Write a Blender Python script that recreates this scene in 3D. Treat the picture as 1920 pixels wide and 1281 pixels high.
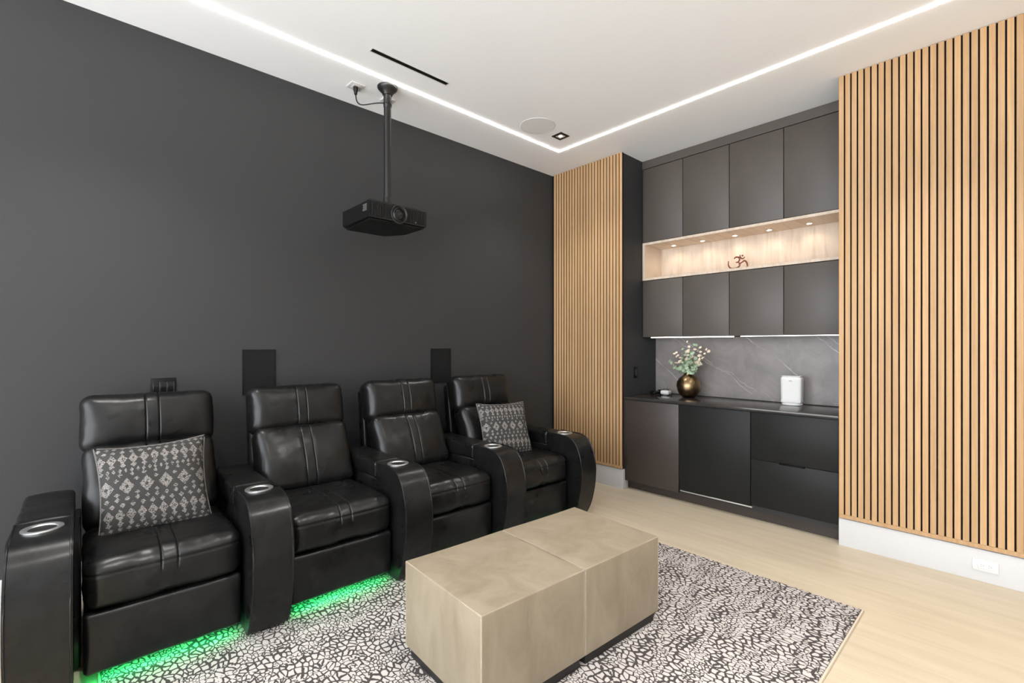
import bpy, bmesh, math, random
from mathutils import Vector, Matrix, noise

# ------------------------------------------------------------------ scene, camera, light
scene = bpy.context.scene
for _o in list(bpy.data.objects):
    bpy.data.objects.remove(_o)
COL = scene.collection
R = math.radians
random.seed(7)

cam_data = bpy.data.cameras.new("camera")
cam_data.sensor_width = 36.0
cam_data.lens = 896.0 / 1920.0 * 36.0
cam_data.shift_y = 6.5 / 1920.0
cam_data.clip_start = 0.05
camera = bpy.data.objects.new("camera", cam_data)
camera.location = (0.0, 0.0, 1.42)
camera.rotation_euler = (R(90), 0.0, -math.atan2(896.0, 955.0))
COL.objects.link(camera)
scene.camera = camera

world = bpy.data.worlds.new("world")
scene.world = world
world.use_nodes = True
wbg = world.node_tree.nodes["Background"]
wbg.inputs[0].default_value = (0.92, 0.965, 1.03, 1.0)
wbg.inputs[1].default_value = 5.0

scene.view_settings.view_transform = 'Standard'
scene.view_settings.look = 'None'
scene.view_settings.gamma = 1.0
scene.view_settings.use_curve_mapping = False
scene.view_settings.exposure = 0.63
scene.cycles.use_denoising = True
scene.cycles.max_bounces = 5
scene.cycles.diffuse_bounces = 4
scene.cycles.glossy_bounces = 3
scene.cycles.sample_clamp_indirect = 6.0
scene.cycles.use_adaptive_sampling = True
scene.cycles.adaptive_threshold = 0.05

CEIL = 3.325      # ceiling height
YA = 3.622        # dark wall behind the recliners
XB = 4.034        # wall carrying the slat panels
LED_CEILING = 15.0
LED_GREEN = 32.0
LED_CABINET = 6.0


# ------------------------------------------------------------------ node helpers
class NT:
    """Small helper around a material node tree."""
    def __init__(self, name):
        self.mat = bpy.data.materials.new(name)
        self.mat.use_nodes = True
        self.t = self.mat.node_tree
        self.bsdf = self.t.nodes["Principled BSDF"]
        self.out = self.t.nodes["Material Output"]

    def n(self, kind, **props):
        nd = self.t.nodes.new(kind)
        for k, v in props.items():
            setattr(nd, k, v)
        return nd

    def link(self, a, b):
        self.t.links.new(a, b)

    def put(self, sock, val):
        if isinstance(val, bpy.types.NodeSocket):
            self.t.links.new(val, sock)
        elif val is not None:
            sock.default_value = val

    def m(self, op, a, b=None, c=None, clamp=False):
        nd = self.n("ShaderNodeMath", operation=op)
        nd.use_clamp = clamp
        self.put(nd.inputs[0], a)
        if b is not None:
            self.put(nd.inputs[1], b)
        if c is not None:
            self.put(nd.inputs[2], c)
        return nd.outputs[0]

    def coords(self, scale=(1, 1, 1), rot=(0, 0, 0), kind="Object"):
        tc = self.n("ShaderNodeTexCoord")
        mp = self.n("ShaderNodeMapping")
        mp.inputs["Scale"].default_value = scale
        mp.inputs["Rotation"].default_value = rot
        self.link(tc.outputs[kind], mp.inputs["Vector"])
        return mp.outputs["Vector"]

    def noise(self, vec, scale, detail=3.0, rough=0.55, dist=0.0):
        nd = self.n("ShaderNodeTexNoise")
        self.link(vec, nd.inputs["Vector"])
        nd.inputs["Scale"].default_value = scale
        nd.inputs["Detail"].default_value = detail
        nd.inputs["Roughness"].default_value = rough
        nd.inputs["Distortion"].default_value = dist
        return nd.outputs["Fac"]

    def ramp(self, fac, stops):
        nd = self.n("ShaderNodeValToRGB")
        el = nd.color_ramp.elements
        while len(el) < len(stops):
            el.new(0.5)
        for e, (p, c) in zip(el, stops):
            e.position = p
            e.color = (c[0], c[1], c[2], 1.0) if len(c) == 3 else c
        self.put(nd.inputs[0], fac)
        return nd.outputs[0]

    def mix(self, fac, a, b, blend='MIX'):
        nd = self.n("ShaderNodeMix", data_type='RGBA', blend_type=blend)
        self.put(nd.inputs[0], fac)
        for s, v in ((nd.inputs[6], a), (nd.inputs[7], b)):
            if isinstance(v, tuple):
                v = (v[0], v[1], v[2], 1.0)
            self.put(s, v)
        return nd.outputs[2]

    def bump(self, height, strength, dist=0.01, prev=None):
        nd = self.n("ShaderNodeBump")
        nd.inputs["Strength"].default_value = strength
        nd.inputs["Distance"].default_value = dist
        self.link(height, nd.inputs["Height"])
        if prev is not None:
            self.link(prev, nd.inputs["Normal"])
        return nd.outputs[0]

    def set(self, color=None, rough=None, metal=None, normal=None, spec=None, emis=None, emis_s=None):
        b = self.bsdf.inputs
        if color is not None:
            self.put(b["Base Color"], (color[0], color[1], color[2], 1.0) if isinstance(color, tuple) else color)
        if rough is not None:
            self.put(b["Roughness"], rough)
        if metal is not None:
            b["Metallic"].default_value = metal
        if spec is not None:
            b["Specular IOR Level"].default_value = spec
        if normal is not None:
            self.link(normal, b["Normal"])
        if emis is not None:
            b["Emission Color"].default_value = (emis[0], emis[1], emis[2], 1.0)
            b["Emission Strength"].default_value = emis_s
        return self.mat


def plain(name, color, rough=0.5, metal=0.0, spec=0.5, speck=0.0, scale=60.0, bump=0.0):
    t = NT(name)
    col = color
    nrm = None
    if speck or bump:
        v = t.coords()
        f = t.noise(v, scale, 4.0)
        if speck:
            lo = tuple(c * (1 - speck) for c in color)
            hi = tuple(min(1.0, c * (1 + speck)) for c in color)
            col = t.ramp(f, [(0.3, lo), (0.7, hi)])
        if bump:
            nrm = t.bump(f, bump, 0.002)
    return t.set(col, rough, metal, nrm, spec)


def emitter(name, color, strength):
    t = NT(name)
    return t.set((0.8, 0.8, 0.8), 0.5, emis=color, emis_s=strength)


# ------------------------------------------------------------------ materials
def mat_wood_slat():
    t = NT("oak_slat")
    v = t.coords((45, 45, 1.3))
    inf = t.n("ShaderNodeObjectInfo")
    off = t.n("ShaderNodeVectorMath", operation='ADD')
    t.link(v, off.inputs[0])
    comb = t.n("ShaderNodeCombineXYZ")
    sc = t.m('MULTIPLY', inf.outputs["Random"], 37.0)
    for i in range(3):
        t.link(sc, comb.inputs[i])
    t.link(comb.outputs[0], off.inputs[1])
    f = t.noise(off.outputs[0], 1.6, 5.0, 0.6, 0.4)
    g = t.noise(off.outputs[0], 7.0, 3.0, 0.6)
    base = t.ramp(f, [(0.25, (0.40, 0.243, 0.118)), (0.55, (0.49, 0.316, 0.166)), (0.8, (0.56, 0.382, 0.218))])
    fine = t.mix(t.m('MULTIPLY', g, 0.35), base, (0.38, 0.21, 0.10))
    tone = t.ramp(inf.outputs["Random"], [(0.0, (0.88, 0.86, 0.83)), (1.0, (1.08, 1.06, 1.02))])
    col = t.mix(1.0, fine, tone, 'MULTIPLY')
    return t.set(col, 0.55, normal=t.bump(g, 0.12, 0.002), spec=0.35)


def mat_shelf_wood():
    t = NT("pale_oak_laminate")
    v = t.coords((1.0, 9.0, 0.9))
    f = t.noise(v, 2.4, 6.0, 0.62, 0.6)
    g = t.noise(v, 14.0, 3.0, 0.6)
    base = t.ramp(f, [(0.28, (0.48, 0.38, 0.29)), (0.5, (0.62, 0.52, 0.42)), (0.75, (0.70, 0.61, 0.51))])
    col = t.mix(t.m('MULTIPLY', g, 0.3), base, (0.54, 0.43, 0.33))
    return t.set(col, 0.5, normal=t.bump(g, 0.08, 0.002), spec=0.35)


def mat_floor():
    t = NT("pale_wood_look_floor")
    v = t.coords((9.0, 0.75, 1.0))
    v2 = t.coords((1.0, 0.5, 1.0))
    f = t.noise(v, 1.8, 6.0, 0.62, 0.5)
    g = t.noise(v, 9.0, 4.0, 0.6)
    big = t.noise(v2, 1.1, 2.0)
    base = t.ramp(f, [(0.28, (0.45, 0.378, 0.270)), (0.52, (0.515, 0.442, 0.328)), (0.78, (0.565, 0.492, 0.372))])
    fine = t.mix(t.m('MULTIPLY', g, 0.25), base, (0.45, 0.365, 0.25))
    tone = t.ramp(big, [(0.35, (0.95, 0.95, 0.95)), (0.65, (1.04, 1.04, 1.04))])
    col = t.mix(1.0, fine, tone, 'MULTIPLY')
    return t.set(col, t.ramp(g, [(0, (0.34,) * 3), (1, (0.46,) * 3)]), normal=t.bump(g, 0.05, 0.002), spec=0.4)


def mat_paint(name, color, rough=0.75):
    t = NT(name)
    v = t.coords()
    f = t.noise(v, 160.0, 3.0)
    lo = tuple(c * 0.97 for c in color)
    hi = tuple(min(1.0, c * 1.03) for c in color)
    return t.set(t.ramp(f, [(0.3, lo), (0.7, hi)]), rough, normal=t.bump(f, 0.06, 0.002), spec=0.3)


def mat_leather(name="black_leather", color=(0.0065, 0.0063, 0.0061)):
    t = NT(name)
    v = t.coords()
    vor = t.n("ShaderNodeTexVoronoi", feature='DISTANCE_TO_EDGE')
    t.link(v, vor.inputs["Vector"])
    vor.inputs["Scale"].default_value = 240.0
    crease = t.noise(t.coords((1, 1, 0.5)), 22.0, 1.5, 0.45, 0.0)
    big = t.noise(v, 8.0, 1.5, 0.45, 0.0)
    rough = t.ramp(big, [(0.3, (0.25,) * 3), (0.7, (0.37,) * 3)])
    col = t.ramp(crease, [(0.35, tuple(c * 0.8 for c in color)), (0.7, tuple(c * 1.35 for c in color))])
    b1 = t.bump(vor.outputs["Distance"], 0.03, 0.001)
    b2 = t.bump(crease, 0.06, 0.006, b1)
    b3 = t.bump(big, 0.18, 0.012, b2)
    return t.set(col, rough, normal=b3, spec=0.33)


def mat_ottoman():
    t = NT("taupe_leatherette")
    v = t.coords((1, 1, 0.45))
    f = t.noise(v, 6.5, 6.0, 0.65, 0.9)
    g = t.noise(t.coords(), 120.0, 3.0)
    base = t.ramp(f, [(0.25, (0.185, 0.146, 0.098)), (0.5, (0.235, 0.192, 0.133)), (0.78, (0.285, 0.238, 0.170))])
    return t.set(base, 0.5, normal=t.bump(g, 0.10, 0.002), spec=0.4)


def mat_rug():
    t = NT("crackle_rug")
    v = t.coords((1.0, 0.70, 1.0))
    wob = t.n("ShaderNodeTexNoise")
    t.link(v, wob.inputs["Vector"])
    wob.inputs["Scale"].default_value = 9.0
    wob.inputs["Detail"].default_value = 3.0
    sub = t.n("ShaderNodeVectorMath", operation='SUBTRACT')
    t.link(wob.outputs["Color"], sub.inputs[0])
    sub.inputs[1].default_value = (0.5, 0.5, 0.5)
    scl = t.n("ShaderNodeVectorMath", operation='SCALE')
    t.link(sub.outputs[0], scl.inputs[0])
    scl.inputs["Scale"].default_value = 0.06
    add = t.n("ShaderNodeVectorMath", operation='ADD')
    t.link(v, add.inputs[0])
    t.link(scl.outputs[0], add.inputs[1])

    def vor(scale, rnd):
        nd = t.n("ShaderNodeTexVoronoi", feature='DISTANCE_TO_EDGE', voronoi_dimensions='2D')
        t.link(add.outputs[0], nd.inputs["Vector"])
        nd.inputs["Scale"].default_value = scale
        nd.inputs["Randomness"].default_value = rnd
        return nd.outputs["Distance"]
    d1 = vor(40.0, 0.9)
    d2 = vor(60.0, 1.0)
    zone = t.noise(t.coords((1.0, 2.6, 1)), 4.2, 3.0)
    thick = t.noise(t.coords((1.6, 5.0, 1)), 3.0, 3.0)
    wid = t.m('MULTIPLY_ADD', thick, 0.42, -0.06)
    wid = t.m('MAXIMUM', wid, 0.075)
    l1 = t.m('LESS_THAN', d1, wid)
    l2 = t.m('LESS_THAN', d2, t.m('MULTIPLY', wid, 0.9))
    use2 = t.m('GREATER_THAN', zone, 0.53)
    lines = t.m('ADD', t.m('MULTIPLY', l1, t.m('SUBTRACT', 1.0, use2)), t.m('MULTIPLY', l2, use2), clamp=True)
    pile = t.noise(t.coords(), 420.0, 2.0)
    light = t.ramp(pile, [(0.2, (0.43, 0.395, 0.37)), (0.8, (0.54, 0.505, 0.48))])
    dark = t.ramp(pile, [(0.2, (0.042, 0.037, 0.036)), (0.8, (0.082, 0.072, 0.069))])
    col = t.mix(lines, light, dark)
    h = t.m('SUBTRACT', t.m('MULTIPLY', pile, 0.4), lines)
    return t.set(col, 0.95, normal=t.bump(h, 0.35, 0.004), spec=0.1)


def mat_pillow():
    t = NT("ikat_weave")
    tc = t.n("ShaderNodeTexCoord")
    sep = t.n("ShaderNodeSeparateXYZ")
    wob = t.noise(tc.outputs["Object"], 90.0, 2.0)
    t.link(tc.outputs["Object"], sep.inputs[0])
    u = t.m('ADD', t.m('MULTIPLY', sep.outputs[0], 1 / 0.46), 0.5)
    vv = t.m('ADD', t.m('MULTIPLY', sep.outputs[1], 1 / 0.46), 0.5)
    vv = t.m('MULTIPLY_ADD', t.m('SUBTRACT', wob, 0.5), 0.02, vv)
    u = t.m('MULTIPLY_ADD', t.m('SUBTRACT', wob, 0.5), 0.02, u)
    total = None
    rows = [  # centre, half height, columns, offset, width factor, hole
        (0.955, 0.020, 15, 0.0, 1.5, 0), (0.905, 0.020, 13, 0.5, 1.6, 0), (0.825, 0.062, 11, 0.0, 1.10, 0.18), (0.755, 0.030, 11, 0.0, 1.7, 0),
        (0.70, 0.024, 20, 0.5, 1.5, 0), (0.655, 0.022, 10, 0.5, 2.4, 0), (0.53, 0.085, 6, 0.0, 1.30, 0.26), (0.60, 0.022, 6, 0.5, 3.6, 0), (0.455, 0.022, 6, 0.5, 3.6, 0),
        (0.405, 0.026, 12, 0.5, 1.9, 0), (0.345, 0.028, 12, 0.0, 1.7, 0), (0.245, 0.066, 11, 0.5, 1.10, 0.18), (0.165, 0.030, 11, 0.5, 1.7, 0),
        (0.115, 0.022, 14, 0.0, 1.6, 0), (0.07, 0.020, 16, 0.5, 1.5, 0), (0.03, 0.018, 12, 0.5, 1.5, 0)]
    for vc, hv, ncol, off, k, hole in rows:
        a = t.m('ABSOLUTE', t.m('SUBTRACT', t.m('FRACT', t.m('MULTIPLY_ADD', u, float(ncol), off)), 0.5))
        b = t.m('MULTIPLY', t.m('ABSOLUTE', t.m('SUBTRACT', vv, vc)), 1.0 / hv)
        d = t.m('MULTIPLY_ADD', a, 2.0 * k, b)
        msk = t.m('LESS_THAN', d, 1.0)
        if hole:
            msk = t.m('MULTIPLY', msk, t.m('GREATER_THAN', d, hole))
        total = msk if total is None else t.m('MAXIMUM', total, msk)
    stripe = t.m('GREATER_THAN', t.m('SINE', t.m('MULTIPLY', sep.outputs[1], 1150.0)), -0.45)
    patch = t.m('GREATER_THAN', t.noise(t.coords((1, 1.8, 1)), 150.0, 2.0), 0.44)
    mask = t.m('MULTIPLY', total, t.m('MULTIPLY', stripe, patch))
    fine = t.noise(t.coords((1, 1, 1)), 500.0, 2.0)
    dark = t.ramp(fine, [(0.2, (0.026, 0.025, 0.024)), (0.8, (0.060, 0.058, 0.055))])
    light = t.ramp(fine, [(0.2, (0.22, 0.20, 0.185)), (0.8, (0.38, 0.35, 0.325))])
    col = t.mix(mask, dark, light)
    return t.set(col, 0.9, normal=t.bump(fine, 0.3, 0.002), spec=0.15)


def mat_stone(name, lo, hi, vein, rough=0.35, veins=True, warm=0.0):
    t = NT(name)
    v = t.coords()
    f = t.noise(v, 5.0, 7.0, 0.65, 0.7)
    base = t.ramp(f, [(0.3, lo), (0.7, hi)])
    if veins:
        sep = t.n("ShaderNodeSeparateXYZ")
        t.link(v, sep.inputs[0])
        wob = t.noise(v, 1.6, 5.0, 0.55)
        line = None
        for k, spacing, ph, wd, nz in ((0.78, 0.46, 0.30, 0.006, 0.22), (0.62, 0.83, 0.55, 0.005, 0.3), (-0.05, 0.71, 0.12, 0.003, 0.16)):
            c = t.m('SUBTRACT', sep.outputs[2], t.m('MULTIPLY', sep.outputs[1], k))
            c = t.m('MULTIPLY_ADD', t.m('SUBTRACT', wob, 0.5), nz, c)
            fr_ = t.m('FRACT', t.m('MULTIPLY_ADD', c, 1.0 / spacing, ph))
            d = t.m('MULTIPLY', t.m('ABSOLUTE', t.m('SUBTRACT', fr_, 0.5)), spacing)
            ln = t.m('SUBTRACT', 1.0, t.m('MULTIPLY', d, 1.0 / wd), clamp=True)
            line = ln if line is None else t.m('MAXIMUM', line, ln)
        fade = t.ramp(t.noise(v, 3.1, 3.0), [(0.40, (0, 0, 0)), (0.60, (0.85, 0.85, 0.85))])
        base = t.mix(t.m('MULTIPLY', line, fade), base, vein)
    return t.set(base, rough, spec=0.5)


M = {}
M['floor'] = mat_floor()
M['ceiling'] = mat_paint("white_ceiling_paint", (0.935, 0.945, 0.955), 0.85)
M['dark_wall'] = mat_paint("charcoal_wall_paint", (0.036, 0.036, 0.0366), 0.6)
M['niche_wall'] = mat_paint("near_black_wall_paint", (0.032, 0.032, 0.033), 0.6)
M['white_trim'] = mat_paint("white_trim_paint", (0.50, 0.49, 0.483), 0.5)
M['slat'] = mat_wood_slat()
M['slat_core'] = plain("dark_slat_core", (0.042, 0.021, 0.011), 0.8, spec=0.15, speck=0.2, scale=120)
M['felt'] = plain("black_felt", (0.012, 0.0105, 0.0095), 0.95, spec=0.1, speck=0.4, scale=300, bump=0.3)
M['bronze_lam'] = plain("bronze_laminate", (0.076, 0.063, 0.054), 0.48, metal=0.0, spec=0.5, speck=0.05, scale=4.0)
M['bronze_dark'] = plain("dark_bronze_laminate", (0.044, 0.034, 0.029), 0.40, metal=0.0, spec=0.4, speck=0.05, scale=4.0)
M['bronze_shaded'] = plain("shaded_bronze_laminate", (0.0135, 0.0135, 0.0125), 0.45, spec=0.16, speck=0.05, scale=4.0)  # darker copy of the bronze, uneven light on these fronts put into colour
M['carcass'] = plain("dark_carcass_board", (0.02, 0.018, 0.017), 0.6, speck=0.1)
M['shelf_wood'] = mat_shelf_wood()
M['stone'] = mat_stone("grey_veined_stone", (0.155, 0.138, 0.128), (0.235, 0.213, 0.20), (0.55, 0.52, 0.49))
M['counter'] = mat_stone("black_brown_stone", (0.024, 0.021, 0.019), (0.05, 0.043, 0.038), (0.1, 0.09, 0.08), 0.13, False)
M['leather'] = mat_leather()
M['thread'] = plain("grey_thread", (0.11, 0.105, 0.10), 0.6, speck=0.2, scale=400)
M['steel'] = plain("brushed_steel", (0.78, 0.78, 0.77), 0.38, metal=1.0, speck=0.05, scale=80)
M['steel_dark'] = plain("dark_cup_well", (0.012, 0.012, 0.012), 0.5, spec=0.3, speck=0.1)
M['black_plastic'] = plain("black_plastic", (0.0055, 0.0055, 0.0058), 0.42, spec=0.24, speck=0.2, scale=200, bump=0.05)
M['black_gloss'] = plain("black_gloss", (0.006, 0.006, 0.007), 0.12, spec=0.5, speck=0.1)
M['grey_print'] = plain("grey_print", (0.16, 0.16, 0.165), 0.5, speck=0.6, scale=220)
M['black_metal'] = plain("black_powder_coat", (0.013, 0.0125, 0.012), 0.36, metal=0.2, spec=0.5, speck=0.15, scale=300, bump=0.05)
M['grille'] = plain("black_grille_cloth", (0.009, 0.009, 0.009), 0.8, spec=0.2, speck=0.4, scale=500, bump=0.3)
M['white_plastic'] = plain("white_plastic", (0.62, 0.615, 0.605), 0.4, spec=0.4, speck=0.02, scale=100)
M['white_mesh'] = plain("white_grille", (0.66, 0.655, 0.635), 0.7, spec=0.2, speck=0.08, scale=700, bump=0.3)
M['ceiling_mesh'] = plain("white_speaker_mesh", (0.80, 0.805, 0.79), 0.7, spec=0.2, speck=0.06, scale=700, bump=0.2)
M['grey_slot'] = plain("grey_slot", (0.22, 0.22, 0.22), 0.6, speck=0.1)
M['ottoman'] = mat_ottoman()
M['ottoman_welt'] = plain("pale_welt", (0.34, 0.285, 0.21), 0.5, speck=0.12, scale=50)
M['plinth'] = plain("black_plinth", (0.011, 0.009, 0.008), 0.5, speck=0.15)
M['rug'] = mat_rug()
M['rug_edge'] = plain("cream_binding", (0.56, 0.48, 0.38), 0.9, spec=0.1, speck=0.12, scale=300, bump=0.3)
M['pillow'] = mat_pillow()
M['piping'] = plain("charcoal_pillow_seam", (0.15, 0.14, 0.13), 0.9, spec=0.1, speck=0.5, scale=300)
M['leaf'] = plain("eucalyptus_leaf", (0.27, 0.36, 0.235), 0.55, speck=0.4, scale=30)
M['leaf_pale'] = plain("pale_blossom_leaf", (0.62, 0.52, 0.40), 0.6, speck=0.25, scale=40)
M['stem'] = plain("grey_green_stem", (0.16, 0.15, 0.09), 0.6, speck=0.2)
M['vase'] = plain("hammered_bronze", (0.27, 0.185, 0.10), 0.30, metal=1.0, speck=0.35, scale=14, bump=0.12)
M['om_wood'] = plain("red_brown_carving", (0.20, 0.052, 0.026), 0.45, speck=0.35, scale=70)
M['led_white'] = emitter("led_diffuser_white", (1.0, 0.965, 0.91), LED_CEILING)
M['led_cabinet'] = emitter("led_cabinet_bar", (1.0, 0.93, 0.86), LED_CABINET)
M['led_green'] = emitter("led_green", (0.02, 1.0, 0.22), LED_GREEN)
M['led_warm'] = emitter("led_warm_puck", (1.0, 0.80, 0.58), 16.0)
M['led_spot'] = emitter("led_spot_core", (1.0, 0.93, 0.84), 8.0)
M['reflector'] = plain("white_reflector", (0.8, 0.76, 0.72), 0.3, speck=0.02)


# ------------------------------------------------------------------ object helpers
def link(o, parent=None):
    COL.objects.link(o)
    if parent is not None:
        o.parent = parent
    return o


def tag(o, label=None, cat=None, group=None, kind=None):
    if label:
        o["label"] = label
    if cat:
        o["category"] = cat
    if group:
        o["group"] = group
    if kind:
        o["kind"] = kind
    return o


def empty(name, loc=(0, 0, 0), rz=0.0):
    o = bpy.data.objects.new(name, None)
    o.location = loc
    o.rotation_euler = (0, 0, rz)
    o.empty_display_size = 0.05
    return link(o)


def mesh_from(bm, name, smooth=True, angle=38.0):
    bmesh.ops.recalc_face_normals(bm, faces=bm.faces[:])
    me = bpy.data.meshes.new(name)
    bm.to_mesh(me)
    bm.free()
    if smooth:
        for p in me.polygons:
            p.use_smooth = True
        me.set_sharp_from_angle(angle=R(angle))
    return me


def obj(name, bm, mat, parent=None, smooth=True, angle=38.0, loc=None, rot=None):
    me = bm if isinstance(bm, bpy.types.Mesh) else mesh_from(bm, name, smooth, angle)
    if mat is not None and not me.materials:
        me.materials.append(mat)
    o = bpy.data.objects.new(name, me)
    if loc is not None:
        o.location = loc
    if rot is not None:
        o.rotation_euler = rot
    return link(o, parent)


def add_box(bm, x0, x1, y0, y1, z0, z1, bevel=0.0, seg=2):
    vs = [bm.verts.new(p) for p in ((x0, y0, z0), (x1, y0, z0), (x1, y1, z0), (x0, y1, z0),
                                    (x0, y0, z1), (x1, y0, z1), (x1, y1, z1), (x0, y1, z1))]
    fs = [bm.faces.new([vs[i] for i in f]) for f in ((3, 2, 1, 0), (4, 5, 6, 7), (0, 1, 5, 4), (1, 2, 6, 5), (2, 3, 7, 6), (3, 0, 4, 7))]
    if bevel > 0:
        es = set()
        for f in fs:
            es.update(f.edges)
        bmesh.ops.bevel(bm, geom=list(es), offset=bevel, segments=seg, profile=0.5, affect='EDGES')
    return bm


def box(x0, x1, y0, y1, z0, z1, bevel=0.0, seg=2):
    return add_box(bmesh.new(), x0, x1, y0, y1, z0, z1, bevel, seg)


def add_prism(bm, pts, axis, a0, a1, bevel=0.0, seg=2):
    """Extrude a closed outline; axis 0: outline is (y,z) along x, 1: (x,z) along y, 2: (x,y) along z."""
    def P(p, a):
        if axis == 0:
            return (a, p[0], p[1])
        if axis == 1:
            return (p[0], a, p[1])
        return (p[0], p[1], a)
    lo = [bm.verts.new(P(p, a0)) for p in pts]
    hi = [bm.verts.new(P(p, a1)) for p in pts]
    caps = [bm.faces.new(lo[::-1]), bm.faces.new(hi)]
    n = len(pts)
    for i in range(n):
        bm.faces.new((lo[i], lo[(i + 1) % n], hi[(i + 1) % n], hi[i]))
    if bevel > 0:
        es = set()
        for f in caps:
            es.update(f.edges)
        bmesh.ops.bevel(bm, geom=list(es), offset=bevel, segments=seg, profile=0.5, affect='EDGES')
    return bm


def prism(pts, axis, a0, a1, bevel=0.0, seg=2):
    return add_prism(bmesh.new(), pts, axis, a0, a1, bevel, seg)


def add_lathe(bm, prof, n=32, cx=0.0, cy=0.0, cap0=True, cap1=True):
    rings = []
    for r, z in prof:
        rings.append([bm.verts.new((cx + r * math.cos(2 * math.pi * i / n), cy + r * math.sin(2 * math.pi * i / n), z)) for i in range(n)])
    for a, b in zip(rings, rings[1:]):
        for i in range(n):
            j = (i + 1) % n
            bm.faces.new((a[i], a[j], b[j], b[i]))
    if cap0:
        bm.faces.new(rings[0][::-1])
    if cap1:
        bm.faces.new(rings[-1])
    return bm


def lathe(prof, n=32, cx=0.0, cy=0.0, cap0=True, cap1=True):
    return add_lathe(bmesh.new(), prof, n, cx, cy, cap0, cap1)


def add_tube(bm, pts, r, n=8, closed=False, radii=None):
    pts = [Vector(p) for p in pts]
    m = len(pts)
    rings = []
    up = Vector((0, 0, 1))
    for i, p in enumerate(pts):
        a = pts[(i - 1) % m] if (closed or i > 0) else p
        b = pts[(i + 1) % m] if (closed or i < m - 1) else p
        d = (b - a).normalized()
        s = d.cross(up)
        if s.length < 0.15:
            s = d.cross(Vector((1, 0, 0)))
        s.normalize()
        t2 = s.cross(d).normalized()
        rr = radii[i] if radii else r
        rings.append([bm.verts.new(p + s * (rr * math.cos(2 * math.pi * k / n)) + t2 * (rr * math.sin(2 * math.pi * k / n))) for k in range(n)])
    seq = list(zip(rings, rings[1:]))
    if closed:
        seq.append((rings[-1], rings[0]))
    for a, b in seq:
        # pick the twist that keeps the quads straight
        best = min(range(n), key=lambda s_: (a[0].co - b[s_].co).length)
        for k in range(n):
            bm.faces.new((a[k], a[(k + 1) % n], b[(k + 1 + best) % n], b[(k + best) % n]))
    if not closed:
        bm.faces.new(rings[0][::-1])
        bm.faces.new(rings[-1])
    return bm


def tube(pts, r, n=8, closed=False, radii=None):
    return add_tube(bmesh.new(), pts, r, n, closed, radii)


def axis_coords(h, r, mid, extra=()):
    c = [-h, -h + r * 0.22, -h + r * 0.48, -h + r * 0.75]
    core = h - r
    c += [-core + 2 * core * i / mid for i in range(mid + 1)]
    c += [h - r * 0.75, h - r * 0.48, h - r * 0.22, h]
    for e in extra:
        c.append(e)
    c = sorted(c)
    out = [c[0]]
    for x in c[1:]:
        if x - out[-1] > 1e-4:
            out.append(x)
    out[-1] = h
    return out


def cushion(a, b, c, r, mids=(14, 8, 8), extra=((), (), ()), deform=None):
    """Rounded box with half sizes a,b,c. deform(p, n) -> p shapes it further."""
    half = (a, b, c)
    rr = (min(r, a * 0.98), min(r, b * 0.98), min(r, c * 0.98))
    axs = [axis_coords(half[i], rr[i], mids[i], extra[i]) for i in range(3)]
    bm = bmesh.new()
    cache = {}

    def vert(p):
        key = (round(p[0], 5), round(p[1], 5), round(p[2], 5))
        if key not in cache:
            q = Vector([max(-(half[i] - rr[i]), min(half[i] - rr[i], p[i])) for i in range(3)])
            d = Vector(p) - q
            dn = Vector([d[i] / rr[i] for i in range(3)])
            n = dn.normalized() if dn.length > 1e-9 else Vector((0, 0, 1))
            pos = q + Vector([n[i] * rr[i] for i in range(3)])
            if deform:
                pos = deform(pos, n)
            cache[key] = bm.verts.new(pos)
        return cache[key]
    for ax in range(3):
        u, v = [i for i in range(3) if i != ax]
        for s in (-1, 1):
            for i in range(len(axs[u]) - 1):
                for j in range(len(axs[v]) - 1):
                    q = []
                    for (ii, jj) in ((i, j), (i + 1, j), (i + 1, j + 1), (i, j + 1)):
                        p = [0, 0, 0]
                        p[ax] = s * half[ax]
                        p[u] = axs[u][ii]
                        p[v] = axs[v][jj]
                        q.append(vert(p))
                    if len(set(q)) == 4:
                        try:
                            bm.faces.new(q)
                        except ValueError:
                            pass
    return bm


def copy_tree(o, parent=None):
    c = o.copy()
    COL.objects.link(c)
    if parent is not None:
        c.parent = parent
    for ch in [k for k in bpy.data.objects if k.parent == o]:
        copy_tree(ch, c)
    return c


# ------------------------------------------------------------------ room shell
def structure(name, bm, mat, **kw):
    return tag(obj(name, bm, mat, **kw), kind="structure")


structure("floor", box(-3.2, 4.95, -3.2, 3.75, -0.1, 0.0), M['floor'], smooth=False)
structure("ceiling", box(-3.2, 4.95, -3.2, 3.75, CEIL, CEIL + 0.12), M['ceiling'], smooth=False)
structure("wall_left", box(-3.2, 4.95, YA, 3.75, 0.0, CEIL), M['dark_wall'], smooth=False)
structure("wall_corner", box(XB, 4.90, 2.70, YA, 0.0, CEIL), M['niche_wall'], smooth=False)
structure("wall_niche", box(4.742, 4.90, 0.89, 2.70, 0.0, CEIL), M['niche_wall'], smooth=False)
structure("wall_right", box(XB, 4.90, -3.2, 0.89, 0.0, CEIL), M['white_trim'], smooth=False)

structure("wall_back_added", box(-3.2, XB, -3.3, -3.2, 0.0, CEIL), M['white_trim'], smooth=False)  # unseen wall added to shut out light from behind the camera


def baseboard_profile(depth, h):
    return [(0, 0), (-depth, 0), (-depth, h - 0.012), (-depth + 0.004, h - 0.002), (-depth + 0.008, h), (0, h)]


structure("baseboard_left", prism([(YA + p[0], p[1]) for p in baseboard_profile(0.014, 0.20)], 0, -3.2, XB - 0.014), M['white_trim'])
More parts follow.
